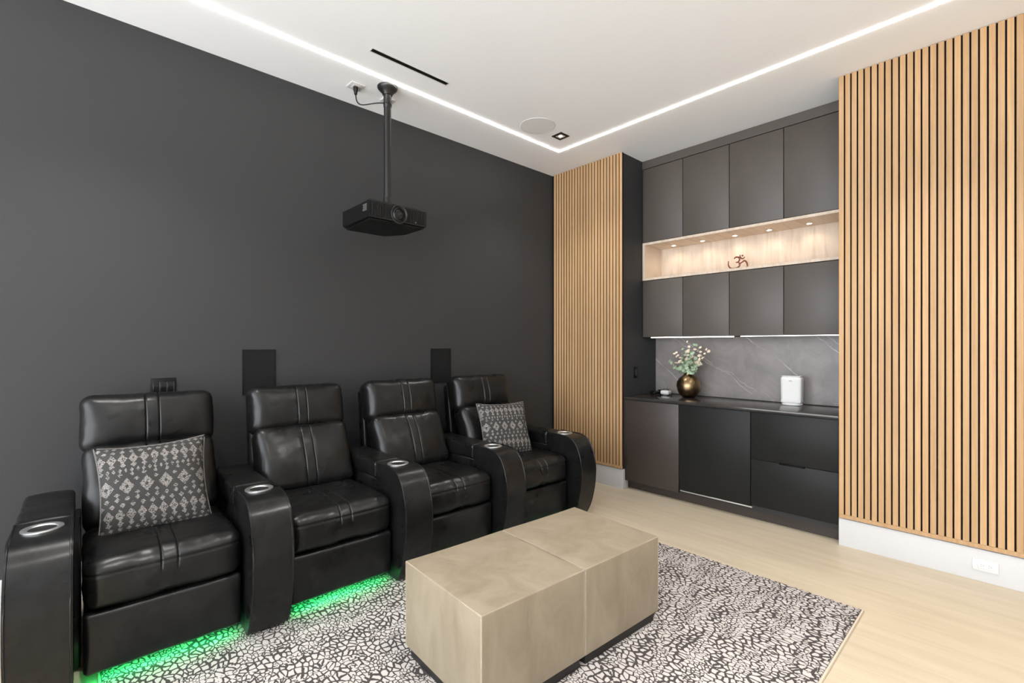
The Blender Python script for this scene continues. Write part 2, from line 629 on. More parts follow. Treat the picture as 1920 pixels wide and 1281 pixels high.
# corner pier: front run and the return into the niche
bmx = bmesh.new()
add_prism(bmx, [(XB + p[0], p[1]) for p in baseboard_profile(0.014, 0.19)], 1, 2.688, YA - 0.014)
add_box(bmx, XB, 4.115, 2.688, 2.70, 0.0, 0.19, 0.002, 1)
structure("baseboard_corner", bmx, M['white_trim'])
structure("baseboard_right", prism([(XB + p[0], p[1]) for p in baseboard_profile(0.014, 0.19)], 1, -3.2, 0.888), M['white_trim'])

# ------------------------------------------------------------------ slat panels
PITCH, SW, ST = 0.0377, 0.0290, 0.012
Z0S, Z1S = 0.197, CEIL - 0.002
slat_mesh = None


def slat_panel(y0, y1, start_high, label):
    """Felt-backed panel between y0 and y1 with oak slats and a bottom rail."""
    global slat_mesh
    root = empty("slat_panel", (XB, (y0 + y1) / 2, Z0S))
    tag(root, label, "wall panel", "oak slat panels beside the cabinets")
    yc = (y0 + y1) / 2
    h = Z1S - Z0S
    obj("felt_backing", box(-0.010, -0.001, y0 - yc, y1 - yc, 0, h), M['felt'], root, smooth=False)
    xf = -0.010
    if slat_mesh is None:
        b = box(xf - ST, xf, -SW / 2, SW / 2, 0.026, h, 0.0012, 1)
        slat_mesh = mesh_from(b, "slat", False)
        slat_mesh.materials.append(M['slat'])
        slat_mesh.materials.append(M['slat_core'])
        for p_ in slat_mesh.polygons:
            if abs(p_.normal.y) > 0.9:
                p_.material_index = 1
    obj("bottom_rail", box(xf - ST, xf, y0 - yc, y1 - yc, 0.0, 0.0255, 0.0012, 1), M['slat'], root, smooth=False)
    n = int((y1 - y0 + 0.0087) / PITCH)
    for i in range(n):
        y = (y1 - SW / 2 - i * PITCH) if start_high else (y0 + SW / 2 + i * PITCH)
        o = bpy.data.objects.new("slat", slat_mesh)
        o.location = (0, y - yc, 0)
        link(o, root)
    return root


slat_panel(2.692, YA - 0.003, False, "narrow oak slat panel between the dark wall and the cabinet niche")
slat_panel(-0.60, 0.886, True, "wide oak slat panel at the right edge, above the white wall outlet")

# ------------------------------------------------------------------ ceiling fixtures
led = empty("ceiling_light_strip", (3.555, 3.115, CEIL))
tag(led, "thin white LED line recessed around the ceiling edge, meeting in a corner", "light strip")
W2 = 0.0065
obj("light_line", box(-6.4, W2, -W2, W2, -0.006, -0.0005), M['led_white'], led, smooth=False)
obj("light_line", box(-W2, W2, -6.0, -W2, -0.006, -0.0005), M['led_white'], led, smooth=False)

v = empty("linear_vent", ((1.441 + 2.047) / 2, 2.865, CEIL))
tag(v, "long black slot air vent in the white ceiling near the projector pole", "vent")
hw = 0.303
fr = bmesh.new()
for y0, y1 in ((-0.022, -0.017), (0.017, 0.022)):
    add_box(fr, -hw, hw, y0, y1, -0.003, -0.0003)
for x0, x1 in ((-hw, -hw + 0.006), (hw - 0.006, hw)):
    add_box(fr, x0, x1, -0.017, 0.017, -0.003, -0.0003)
obj("frame", fr, M['white_plastic'], v, smooth=False)
obj("slot_back", box(-hw + 0.006, hw - 0.006, -0.017, 0.017, -0.0015, -0.0003), M['black_plastic'], v, smooth=False)
for y in (-0.008, 0.0, 0.008):
    obj("blade", box(-hw + 0.008, hw - 0.008, y - 0.0012, y + 0.0012, -0.0035, -0.0015), M['black_metal'], v, smooth=False)

v = empty("ceiling_speaker", (3.004, 2.876, CEIL))
tag(v, "round white speaker flush in the ceiling beside the square downlight", "speaker")
obj("grille", lathe([(0.146, -0.0005), (0.146, -0.004), (0.10, -0.0055), (0.02, -0.006)], 48), M['ceiling_mesh'], v)
ring = bmesh.new()
add_lathe(ring, [(0.1465, -0.0005), (0.1465, -0.0045), (0.150, -0.005), (0.153, -0.003), (0.154, -0.0005)], 48, cap0=False, cap1=False)
obj("rim", ring, M['white_plastic'], v)


def downlight(x, y, label, power):
    v = empty("downlight", (x, y, CEIL))
    tag(v, label, "ceiling light", "square recessed downlights")
    fr = bmesh.new()
    for (x0, x1, y0, y1) in ((-0.058, 0.058, -0.058, -0.036), (-0.058, 0.058, 0.036, 0.058), (-0.058, -0.036, -0.036, 0.036), (0.036, 0.058, -0.036, 0.036)):
        add_box(fr, x0, x1, y0, y1, -0.005, -0.0005)
    obj("trim_ring", fr, M['black_plastic'], v, smooth=False)
    obj("reflector", box(-0.036, 0.036, -0.036, 0.036, -0.0025, -0.0005), M['reflector'], v, smooth=False)
    obj("lamp_core", lathe([(0.016, -0.0026), (0.014, -0.004), (0.008, -0.005)], 20), M['led_spot'], v)
    ld = bpy.data.lights.new("downlight_lamp", 'SPOT')
    ld.energy = power
    ld.color = (1.0, 0.965, 0.93)
    ld.spot_size = R(110)
    ld.spot_blend = 0.8
    ld.shadow_soft_size = 0.03
    lo = bpy.data.objects.new("downlight_lamp", ld)
    lo.location = (0, 0, -0.02)
    link(lo, v)
    return v


downlight(3.302, 2.873, "small square black trimmed downlight at the corner of the light line", 30.0)
# unseen downlights added for more top light; bright left wall suggested the first
for (dx_, dy_, lab_) in ((0.10, 2.60, "above the left end of the recliner row"), (0.15, 0.95, "above the floor before the first recliner"),
                         (1.55, 0.95, "above the cube ottomans"), (2.95, 0.45, "before the wide slat panel"),
                         (0.15, -1.10, "behind the camera on the left"), (1.55, -1.10, "behind the camera in the middle"), (2.95, -1.10, "behind the camera on the right")):
    downlight(dx_, dy_, "added square black trimmed downlight, out of view " + lab_, 62.0)

# ------------------------------------------------------------------ projector on its ceiling mount
PX, PY = 1.745, 3.205
v = empty("projector_mount", (PX, PY, CEIL))
tag(v, "black ceiling pole with a domed flange carrying the projector", "mount")
obj("flange", lathe([(0.073, -0.0005), (0.073, -0.010), (0.066, -0.022), (0.052, -0.034), (0.040, -0.050), (0.034, -0.062)], 40), M['black_metal'], v)
obj("pole", lathe([(0.0265, -0.06), (0.0265, -0.86)], 28), M['black_metal'], v)
obj("collar", lathe([(0.0285, -0.062), (0.0285, -0.150), (0.0265, -0.154)], 28), M['black_metal'], v)
obj("coupling", lathe([(0.0275, -0.815), (0.031, -0.82), (0.031, -0.868), (0.026, -0.872), (0.026, -0.885), (0.031, -0.888), (0.031, -0.915)], 28), M['black_metal'], v)
obj("mount_plate", box(-0.10, 0.10, -0.10, 0.10, -0.918, -0.910, 0.002, 1), M['black_metal'], v)

pj = empty("projector", (PX - 0.045, PY - 0.025, CEIL - 1.063))
tag(pj, "black home cinema projector hanging from the ceiling pole", "projector")
WX, DY, HZ = 0.224, 0.218, 0.126
plan = [(-WX, -DY), (WX, -DY), (WX, DY - 0.16), (WX - 0.10, DY), (-WX + 0.03, DY), (-WX, DY - 0.03)]
obj("body", prism(plan, 2, 0.012, HZ, 0.008, 2), M['black_plastic'], pj, angle=30)
top_plan = [(-WX + 0.02, -DY + 0.03), (WX - 0.03, -DY + 0.03), (WX - 0.03, DY - 0.17), (WX - 0.11, DY - 0.02), (-WX + 0.04, DY - 0.02)]
obj("top_cover", prism(top_plan, 2, HZ, HZ + 0.018, 0.006, 2), M['black_metal'], pj, angle=30)
base_plan = [(-WX + 0.012, -DY + 0.012), (WX - 0.012, -DY + 0.012), (WX - 0.012, DY - 0.165), (WX - 0.105, DY - 0.012), (-WX + 0.035, DY - 0.012)]
obj("bottom_cover", prism(base_plan, 2, 0.0, 0.012, 0.004, 1), M['black_plastic'], pj, angle=30)
g = bmesh.new()
for i in range(9):
    x = -WX + 0.02 + i * 0.012
    add_box(g, x, x + 0.005, -DY - 0.006, -DY + 0.001, 0.026, HZ - 0.014)
for i in range(10):
    x = WX - 0.138 + i * 0.013
    add_box(g, x, x + 0.005, -DY - 0.006, -DY + 0.001, 0.026, HZ - 0.014)
tag(obj("front_fins", g, M['black_metal'], pj, smooth=False), "vertical black cooling fins", kind="stuff")
lens = empty("lens", (0.0, -DY, 0.064))
lens.parent = pj
lens.rotation_euler = (R(90), 0, 0)
obj("lens_ring", lathe([(0.066, -0.004), (0.066, 0.008), (0.058, 0.012), (0.050, 0.006), (0.047, 0.010), (0.040, 0.014), (0.036, 0.004)], 40), M['black_metal'], lens)
obj("glass", lathe([(0.036, 0.004), (0.034, 0.008), (0.022, 0.013), (0.008, 0.015)], 32), M['black_gloss'], lens)
obj("inner_ring", lathe([(0.0245, 0.0125), (0.026, 0.0155), (0.0225, 0.0155), (0.022, 0.0128)], 32, cap0=False, cap1=False), M['steel_dark'], lens)
tag(obj("edge_strip", box(-WX, WX, -DY - 0.004, -DY, 0.013, 0.018), M['black_metal'], pj, smooth=False), "thin trim line along the lower front edge")
tag(obj("power_led", box(0.128, 0.134, -DY - 0.007, -DY - 0.003, 0.028, 0.033), M['steel'], pj, smooth=False), "tiny bright indicator")
st = bmesh.new()
random.seed(3)
for r_ in range(6):
    yy = -DY + 0.030
    while yy < -DY + 0.082:
        wd = random.uniform(0.004, 0.011)
        add_box(st, -WX - 0.0006, -WX + 0.0004, yy, yy + wd, 0.062 + r_ * 0.008, 0.066 + r_ * 0.008)
        yy += wd + 0.003
tag(obj("side_print", st, M['grey_print'], pj, smooth=False), "small grey printing on the side")

v = empty("ceiling_outlet", (1.565, 3.347, CEIL))
tag(v, "small white square outlet plate on the ceiling holding the projector plug", "outlet")
obj("plate", box(-0.050, 0.050, -0.050, 0.050, -0.007, -0.0005, 0.002, 2), M['white_plastic'], v)
obj("socket", box(-0.024, 0.024, -0.034, 0.034, -0.009, -0.006, 0.001, 1), M['white_mesh'], v)
v = empty("ceiling_plate", (1.835, 3.37, CEIL))
tag(v, "small plain white cover plate on the ceiling behind the projector pole", "cover plate")
obj("plate", box(-0.045, 0.045, -0.045, 0.045, -0.010, -0.0005, 0.002, 2), M['white_plastic'], v)
obj("cover", lathe([(0.030, -0.0095), (0.029, -0.016), (0.018, -0.019)], 24), M['white_plastic'], v)

v = empty("power_cable", (1.565, 3.347, CEIL))
tag(v, "thin black power cable looping from the ceiling outlet to the pole", "cable")
cpts = []
P0, P1, P2, P3 = Vector((0, 0, -0.06)), Vector((0.0, -0.01, -0.20)), Vector((0.05, -0.09, -0.13)), Vector((0.152, -0.142, -0.128))
for i in range(25):
    q = i / 24
    cpts.append(P0 * (1 - q) ** 3 + P1 * 3 * q * (1 - q) ** 2 + P2 * 3 * q * q * (1 - q) + P3 * q ** 3)
obj("cord", tube(cpts, 0.0042, 8), M['black_plastic'], v)
obj("plug", lathe([(0.010, -0.064), (0.013, -0.045), (0.017, -0.036), (0.017, -0.010)], 16), M['black_plastic'], v)
tie = [(0.180 + 0.0295 * math.cos(a), -0.142 + 0.0295 * math.sin(a), -0.129 - 0.006 * math.cos(a)) for a in [2 * math.pi * i / 28 for i in range(28)]]
obj("tie", tube(tie, 0.0028, 6, True), M['black_plastic'], v)

# ------------------------------------------------------------------ things on the dark wall
def wall_speaker(x0, x1, label):
    v = empty("wall_speaker", ((x0 + x1) / 2, YA, 1.08))
    tag(v, label, "speaker", "flush black speakers in the dark wall")
    hw = (x1 - x0) / 2
    fr = bmesh.new()
    for (a0, a1, b0, b1) in ((-hw, hw, 0.302, 0.308), (-hw, hw, 0.0, 0.006), (-hw, -hw + 0.006, 0.006, 0.302), (hw - 0.006, hw, 0.006, 0.302)):
        add_box(fr, a0, a1, -0.008, -0.0005, b0, b1)
    obj("frame", fr, M['black_plastic'], v, smooth=False)
    obj("grille", box(-hw + 0.006, hw - 0.006, -0.0065, -0.0005, 0.006, 0.302), M['grille'], v, smooth=False)


wall_speaker(0.885, 1.094, "flush black wall speaker behind the second recliner from the left")
wall_speaker(2.399, 2.615, "flush black wall speaker behind the third and fourth recliners")

v = empty("light_switch", (0.4485, YA, 1.10))
tag(v, "black three-gang light switch plate on the dark wall above the first recliner", "switch")
obj("plate", box(-0.0645, 0.0645, -0.006, -0.0005, 0.0, 0.117, 0.002, 2), M['black_plastic'], v)
for i in (-1, 0, 1):
    r_ = obj("rocker", box(i * 0.036 - 0.0155, i * 0.036 + 0.0155, -0.010, -0.006, 0.026, 0.092, 0.0015, 1), M['black_gloss'], v)
    obj("slider", box(i * 0.036 + 0.0165, i * 0.036 + 0.0175, -0.0085, -0.006, 0.026, 0.092), M['grey_slot'], r_, smooth=False)

# ------------------------------------------------------------------ cabinet niche
YL, YR = 2.699, 0.893
XU = 4.39
ub = [2.694, 2.253, 1.808, 1.360, 0.899]     # cabinet boundaries, from the dark wall outward
names_u = ["leftmost", "second from the left", "third from the left", "rightmost"]


def wall_cabinet(i, z0, z1, row_label, group):
    y1, y0 = ub[i], ub[i + 1]
    v = empty("wall_cabinet", (4.74, (y0 + y1) / 2, z0))
    tag(v, row_label.format(names_u[i]), "cabinet", group)
    h = z1 - z0
    w = (y1 - y0) / 2
    obj("body", box(XU + 0.022 - 4.74, 0, -w + 0.0005, w - 0.0005, 0, h), M['carcass'], v, smooth=False)
    obj("door", box(XU - 4.74, XU + 0.020 - 4.74, -w + 0.0028, w - 0.0028, 0.001, h - 0.003, 0.0022, 2), M['bronze_lam'], v)
    return v


for i in range(4):
    wall_cabinet(i, 2.478, 3.238, "tall bronze cabinet door {} in the top row under the ceiling", "top row of wall cabinets")
for i in range(4):
    wall_cabinet(i, 1.500, 2.082, "bronze cabinet door {} in the lower row beneath the lit shelf", "lower row of wall cabinets")
v = obj("cabinet_cornice", box(XU, 4.74, YR + 0.001, YL, 3.241, CEIL - 0.001, 0.001, 1), M['bronze_lam'])
tag(v, "long bronze filler strip between the top cabinets and ceiling", "trim")

# open display shelf
sh = empty("display_shelf", (4.74, (YL + YR) / 2, 2.086))
tag(sh, "long open pale oak display shelf lit by small spots between the cabinet rows", "shelf")
hw = (YL - YR) / 2 - 0.004
x0 = XU - 0.002 - 4.74
TH = 0.024
SHH = 0.389
obj("top_board", box(x0, -0.001, -hw, hw, SHH - TH, SHH, 0.001, 1), M['shelf_wood'], sh, smooth=False)
obj("bottom_board", box(x0, -0.001, -hw, hw, 0.0, TH, 0.001, 1), M['shelf_wood'], sh, smooth=False)
for s in (-1, 1):
    a, b = sorted((s * hw, s * (hw - TH)))
    obj("side_board", box(x0, -0.001, a, b, TH, SHH - TH, 0.001, 1), M['shelf_wood'], sh, smooth=False)
obj("back_board", box(-0.014, -0.001, -hw + TH, hw - TH, TH, SHH - TH), M['shelf_wood'], sh, smooth=False)
ordn = ["leftmost", "second from the left", "middle", "fourth from the left", "rightmost"]
for i, y in enumerate((2.459, 2.153, 1.841, 1.542, 1.228)):
    v = empty("puck_light", (4.60, y, 2.086 + SHH - TH))
    tag(v, "tiny warm spot light in the oak shelf, {} of five".format(ordn[i]), "light", "shelf spot lights")
    obj("bezel", lathe([(0.026, -0.0005), (0.026, -0.004), (0.022, -0.006), (0.019, -0.003)], 24), M['steel'], v)
    obj("lens", lathe([(0.019, -0.0032), (0.016, -0.006), (0.006, -0.007)], 20), M['led_warm'], v)
    ld = bpy.data.lights.new("puck_lamp", 'SPOT')
    ld.energy = 1.0
    ld.color = (1.0, 0.83, 0.67)
    ld.spot_size = R(150)
    ld.spot_blend = 0.7
    ld.shadow_soft_size = 0.015
    lo = bpy.data.objects.new("puck_lamp", ld)
    lo.location = (0, 0, -0.012)
    link(lo, v)

# carved om figure on the shelf
om = empty("om_figurine", (4.47, 1.765, 2.0865 + TH))
tag(om, "small red-brown carved om symbol standing on the oak shelf", "figurine")
# drawn in (u to the right of the picture = -y, z up); unit about 1 cm
def stroke(pts, r, taper=True, steps=10):
    P = [Vector((0, -p[0] * 0.01, p[1] * 0.01)) for p in pts]
    out = []
    n = len(P)
    for i in range(n - 1):
        p0, p1, p2, p3 = P[max(i - 1, 0)], P[i], P[i + 1], P[min(i + 2, n - 1)]
        for k in range(steps):
            q = k / steps
            out.append(0.5 * ((2 * p1) + (p2 - p0) * q + (2 * p0 - 5 * p1 + 4 * p2 - p3) * q * q + (3 * p1 - p0 - 3 * p2 + p3) * q ** 3))
    out.append(P[-1])
    m = len(out)
    radii = [r * (0.55 + 0.45 * math.sin(math.pi * min(1, max(0, (i + 2) / (m + 3))))) if taper else r for i in range(m)]
    return tube(out, r, 8, False, radii)
obj("upper_curl", stroke([(-3.2, 9.6), (-1.6, 11.0), (1.0, 10.4), (1.6, 8.2), (0.2, 6.4), (-1.6, 6.2)], 0.0080), M['om_wood'], om)
obj("lower_curl", stroke([(0.0, 6.3), (1.8, 5.0), (1.2, 2.2), (-2.0, 0.9), (-6.0, 1.3), (-8.2, 4.2), (-8.2, 8.2)], 0.0078), M['om_wood'], om)
obj("tail", stroke([(1.0, 4.2), (3.6, 5.6), (6.0, 6.9), (7.8, 5.0), (8.6, 1.6), (7.4, 0.9)], 0.0078), M['om_wood'], om)
obj("crescent", stroke([(2.0, 12.6), (2.6, 10.0), (4.6, 8.9), (6.4, 10.2)], 0.0065), M['om_wood'], om)
bd = bmesh.new()
bmesh.ops.create_icosphere(bd, subdivisions=2, radius=0.0085)
obj("dot", bd, M['om_wood'], om, loc=(0, -0.042, 0.117))
obj("foot", box(-0.02, 0.02, -0.072, 0.045, 0.0, 0.006, 0.002, 1), M['om_wood'], om)

# under cabinet light bars
v = obj("under_cabinet_light", box(4.398, 4.414, 1.774, 2.600, 1.4925, 1.4995), M['led_cabinet'], smooth=False)
tag(v, "glowing light bar under the wall cabinets above the vase", "light bar")
v = obj("under_cabinet_light", box(4.398, 4.414, 0.90, 1.712, 1.4955, 1.4995), M['led_cabinet'], smooth=False)
tag(v, "thin light bar under the wall cabinets above the white speaker", "light bar")

# backsplash and counter
v = obj("backsplash", box(4.66, 4.74, YR + 0.001, YL, 0.912, 1.498), M['stone'], smooth=False)
tag(v, "grey stone backsplash with fine white diagonal veins behind the counter", "backsplash")
v = obj("countertop", box(4.042, 4.74, YR + 0.001, YL, 0.889, 0.910, 0.002, 2), M['counter'])
tag(v, "thin dark polished stone countertop on the base cabinets", "countertop")

# base cabinets
XD = 4.05


def base_cab(y1, y0, label):
    v = empty("base_cabinet", (4.65, (y0 + y1) / 2, 0.084))
    tag(v, label, "cabinet", "base cabinets under the counter")
    w = (y1 - y0) / 2
    obj("body", box(XD + 0.024 - 4.65, 0.08, -w + 0.0005, w - 0.0005, 0.0, 0.803), M['carcass'], v, smooth=False)
    return v, w


v, w = base_cab(2.684, 2.113, "brown door base cabinet at the left end below the vase")
obj("door", box(XD - 4.65, XD + 0.022 - 4.65, -w + 0.006, w - 0.003, 0.001, 0.795, 0.0012, 2), M['bronze_dark'], v)
v, w = base_cab(2.113, 1.498, "dark panelled middle base cabinet with a bright strip along its bottom edge")
obj("door", box(XD - 4.65, XD + 0.022 - 4.65, -w + 0.003, w - 0.010, 0.034, 0.795, 0.0012, 2), M['bronze_shaded'], v)
obj("bottom_strip", box(XD - 0.004 - 4.65, XD + 0.020 - 4.65, -w - 0.012, w - 0.010, 0.022, 0.031, 0.001, 1), M['steel'], v)
v, w = base_cab(1.498, 0.895, "dark base cabinet with two deep drawers beside the wide slat panel")
dz = 0.418
d_ = obj("drawer", box(XD - 4.65, XD + 0.022 - 4.65, -w + 0.002, w - 0.003, dz + 0.002, 0.795, 0.0012, 2), M['bronze_shaded'], v)
d2 = obj("drawer", box(XD - 4.65, XD + 0.022 - 4.65, -w + 0.002, w - 0.003, 0.045, dz - 0.002, 0.0012, 2), M['bronze_shaded'], v)
obj("finger_pull", box(XD - 0.0015 - 4.65, XD + 0.018 - 4.65, -0.09, 0.09, dz - 0.012, dz - 0.001, 0.001, 1), M['black_gloss'], d2)
for (yy0, yy1) in ((2.700 - 0.012, 2.6975),):
    v = obj("cabinet_filler", box(XD + 0.004, 4.64, 2.6855, 2.6975, 0.192, 0.888), M['bronze_dark'], smooth=False)
    tag(v, "narrow dark filler strip between the corner wall and base cabinets", "trim")
v = obj("toe_kick", box(4.118, 4.30, YR + 0.001, 2.686, 0.0, 0.082), M['bronze_dark'], smooth=False)
tag(v, "recessed dark brown toe kick board along the floor under the cabinets", "toe kick")

# switch in the niche, wall outlet
v = empty("niche_switch", (4.264, 2.70, 1.08))
tag(v, "black switch plate on the dark side wall of the cabinet niche", "switch")
obj("plate", box(-0.036, 0.036, -0.006, -0.0005, 0.0, 0.117, 0.002, 2), M['black_plastic'], v)
obj("rocker", box(-0.0165, 0.0165, -0.010, -0.006, 0.025, 0.092, 0.0015, 1), M['black_gloss'], v)

v = empty("wall_outlet", (XB - 0.014, 0.147, 0.064))
tag(v, "white double wall outlet set sideways in the white baseboard", "outlet")
obj("plate", box(-0.006, -0.0005, -0.057, 0.057, 0.0, 0.070, 0.002, 2), M['white_plastic'], v)
obj("socket_block", box(-0.009, -0.006, -0.033, 0.033, 0.018, 0.052, 0.001, 1), M['white_plastic'], v)
pins = bmesh.new()
for s in (-1, 1):
    c = s * 0.017
    add_box(pins, -0.0098, -0.0088, c - 0.003, c + 0.005, 0.0395, 0.0415)
    add_box(pins, -0.0098, -0.0088, c - 0.003, c + 0.005, 0.0285, 0.0305)
    add_box(pins, -0.0098, -0.0088, c - 0.011, c - 0.007, 0.033, 0.037)
obj("slots", pins, M['grey_slot'], v, smooth=False)

# ------------------------------------------------------------------ things on the counter
CT = 0.9105
vs = empty("bronze_vase", (4.475, 2.236, CT))
tag(vs, "round brushed bronze vase holding eucalyptus on the counter", "vase")
vp = [(0.050, 0.0), (0.062, 0.003), (0.088, 0.028), (0.107, 0.066), (0.114, 0.105), (0.108, 0.146), (0.088, 0.182), (0.062, 0.204),
      (0.045, 0.216), (0.040, 0.228), (0.043, 0.240), (0.048, 0.246), (0.044, 0.246), (0.037, 0.236), (0.036, 0.222), (0.05, 0.20), (0.08, 0.15)]
obj("bowl", lathe(vp, 56, cap1=True), M['vase'], vs, angle=60)

pl = empty("eucalyptus_stems", (4.475, 2.236, CT + 0.15))
tag(pl, "bunch of grey-green eucalyptus stems with pale tips in the bronze vase", "plant")
random.seed(21)


def leaf(bm, pos, nrm, size):
    nrm = nrm.normalized()
    t1 = nrm.orthogonal().normalized()
    t1 = Matrix.Rotation(random.uniform(0, 6.28), 3, nrm) @ t1
    t2 = nrm.cross(t1)
    c = bm.verts.new(pos + nrm * size * 0.12)
    ring = []
    for k in range(8):
        a = 2 * math.pi * k / 8
        rx = size * (1.0 + 0.25 * (k == 0))
        ring.append(bm.verts.new(pos + t1 * rx * math.cos(a) + t2 * size * 0.82 * math.sin(a) - nrm * size * 0.08 * math.cos(2 * a)))
    for k in range(8):
        bm.faces.new((c, ring[k], ring[(k + 1) % 8]))


# (sideways offset towards the picture's right = -y, depth x, height, pale)
tips = [(-0.185, -0.02, 0.135, 0.5), (-0.155, 0.02, 0.075, 0.25), (-0.115, -0.03, 0.225, 0.9), (-0.06, 0.02, 0.27, 0.3), (0.01, -0.02, 0.345, 0.9),
        (0.045, 0.04, 0.31, 0.7), (0.06, -0.05, 0.22, 0.0), (0.13, -0.01, 0.285, 0.9), (0.185, 0.01, 0.255, 1.0), (0.15, -0.03, 0.185, 0.7),
        (0.075, -0.06, 0.10, 0.0), (-0.02, -0.06, 0.20, 0.0), (-0.05, -0.05, 0.12, 0.0), (0.11, 0.03, 0.15, 0.1), (0.0, 0.05, 0.23, 0.1)]
for (sy, dx, hz, pale) in tips:
    end = Vector((dx, -sy, 0.075 + hz * 0.92))
    base = Vector((dx * 0.25, -sy * 0.10, 0.03))
    mid = Vector((dx * 0.4, -sy * 0.18, 0.10))
    pts = []
    for i in range(13):
        q = i / 12
        pts.append(base * (1 - q) ** 2 + mid * 2 * q * (1 - q) + end * q * q)
    s_ = obj("stem", tube(pts, 0.0022, 5, False, [0.0026 - 0.0014 * i / 12 for i in range(13)]), M['stem'], pl)
    lf = bmesh.new()
    lp = bmesh.new()
    for i in range(3, 13):
        p = pts[i]
        if p.z < 0.095:
            continue
        d = (pts[min(i + 1, 12)] - pts[max(i - 1, 0)]).normalized()
        for s in (-1, 1):
            o_ = d.orthogonal()
            o_ = Matrix.Rotation(random.uniform(0, 6.28), 3, d) @ o_.normalized()
            nrm = (o_ * 0.5 + Vector((-0.6, 0.1, 0.5)) + Vector([random.uniform(-.5, .5) for _ in range(3)]))
            size = random.uniform(0.015, 0.024) * (1.0 if i < 11 else 0.8)
            tgt = lp if (pale > 0 and random.random() < pale * (i / 12)) else lf
            leaf(tgt, p + o_ * size * 0.95, nrm, size)
    if len(lf.verts):
        obj("leaves", lf, M['leaf'], s_, angle=80)
    if len(lp.verts):
        tag(obj("leaves", lp, M['leaf_pale'], s_, angle=80), "pale pinkish cream leaves near the tip")

spk = empty("counter_speaker", (4.52, 1.335, CT), R(4))
tag(spk, "white upright portable speaker on its charging base on the counter", "speaker")


def spk_shape(p, n):
    k = (p.z + 0.115) / 0.23
    f = 0.95 + 0.05 * k
    return Vector((p.x * f, p.y * f, p.z))


obj("body", cushion(0.058, 0.080, 0.113, 0.026, (4, 8, 10), deform=spk_shape), M['white_mesh'], spk, loc=(0, 0, 0.131))
obj("base", lathe([(0.070, 0.0), (0.078, 0.002), (0.079, 0.010), (0.074, 0.018), (0.060, 0.020)], 40), M['white_plastic'], spk)
obj("base_lip", cushion(0.054, 0.0765, 0.014, 0.012, (3, 6, 2)), M['white_plastic'], spk, loc=(0, 0, 0.032))
obj("top_panel", cushion(0.050, 0.072, 0.003, 0.003, (3, 6, 1)), M['white_plastic'], spk, loc=(0, 0, 0.2445))
obj("badge", box(-0.0605, -0.0585, -0.012, 0.012, 0.205, 0.209), M['grey_slot'], spk, smooth=False)

wb = empty("white_gadget", (4.50, 2.492, CT))
tag(wb, "small white rounded box on the counter left of the vase", "gadget")
obj("case", cushion(0.040, 0.046, 0.021, 0.017, (4, 4, 2)), M['white_plastic'], wb, loc=(0, 0, 0.024))
obj("foot", lathe([(0.028, 0.0), (0.030, 0.004)], 24), M['grey_slot'], wb)

bb = empty("black_gadget", (4.49, 2.605, CT), R(-12))
tag(bb, "flat black gadget with a cable in the left corner of the counter", "gadget")
obj("case", cushion(0.050, 0.032, 0.014, 0.012, (4, 3, 2)), M['black_plastic'], bb, loc=(0, 0, 0.015))
obj("dock", cushion(0.030, 0.028, 0.020, 0.010, (3, 3, 2)), M['black_gloss'], bb, loc=(0.085, -0.010, 0.021))
cp = [(0.04, -0.03, 0.03), (0.06, -0.055, 0.050), (0.09, -0.075, 0.052), (0.12, -0.085, 0.03), (0.14, -0.09, 0.008), (0.15, -0.07, 0.006)]
obj("cable", tube(cp, 0.004, 6), M['black_plastic'], bb)

# ------------------------------------------------------------------ rug
rg = empty("area_rug", (1.615, 1.785, 0.0))
tag(rg, "pale rug with a black crackle net pattern under the cubes and recliners", "rug")
obj("pile", box(-1.499, 1.487, -1.202, 1.215, 0.0005, 0.010, 0.003, 1), M['rug'], rg)
obj("binding", box(-1.499, 1.489, -1.214, -1.202, 0.0005, 0.0095, 0.003, 1), M['rug_edge'], rg)
obj("binding", box(-1.511, -1.499, -1.214, 1.215, 0.0005, 0.0095, 0.003, 1), M['rug_edge'], rg)
RUG = 0.0105

# ------------------------------------------------------------------ cube ottomans
OA = math.atan2(1.847 - 1.909, 2.239 - 1.118)
ux, uy = math.cos(OA), math.sin(OA)
cx, cy = (1.118 + 2.239 + 2.226 + 1.112) / 4, (1.909 + 1.847 + 1.274 + 1.327) / 4


def ottoman(side, label):
    d = side * 0.2815
    v = empty("cube_ottoman", (cx + ux * d, cy + uy * d, RUG), OA)
    tag(v, label, "ottoman", "pair of cube ottomans pushed together")
    hx, hy, z0, z1 = 0.2795, 0.289, 0.050, 0.430

    def soft(p, n):
        q = p.copy()
        k = (1 - (p.x / hx) ** 2) * (1 - (p.y / hy) ** 2)
        if n.z > 0.5:
            q.z += 0.005 * k
        return q
    hz = (z1 - z0) / 2
    obj("body", cushion(hx, hy, hz, 0.006, (10, 10, 8), deform=soft), M['ottoman'], v, loc=(0, 0, (z0 + z1) / 2))
    e = 0.0025
    X, Y = hx - e, hy - e
    w_ = obj("welt", tube([(-X, -Y, z1 - e), (X, -Y, z1 - e), (X, Y, z1 - e), (-X, Y, z1 - e)], 0.0032, 6, True), M['ottoman_welt'], v)
    for sx in (-1, 1):
        for sy in (-1, 1):
            obj("welt", tube([(sx * X, sy * Y, z0 + 0.004), (sx * X, sy * Y, z1 - e)], 0.0030, 6), M['ottoman_welt'], v)
    obj("plinth", box(-hx + 0.018, hx - 0.018, -hy + 0.018, hy - 0.018, 0.0, 0.052), M['plinth'], v, smooth=False)
    return v


ottoman(-1, "taupe leather cube ottoman nearer the camera, left one of the touching pair")
ottoman(1, "taupe leather cube ottoman farther away, right one of the touching pair")

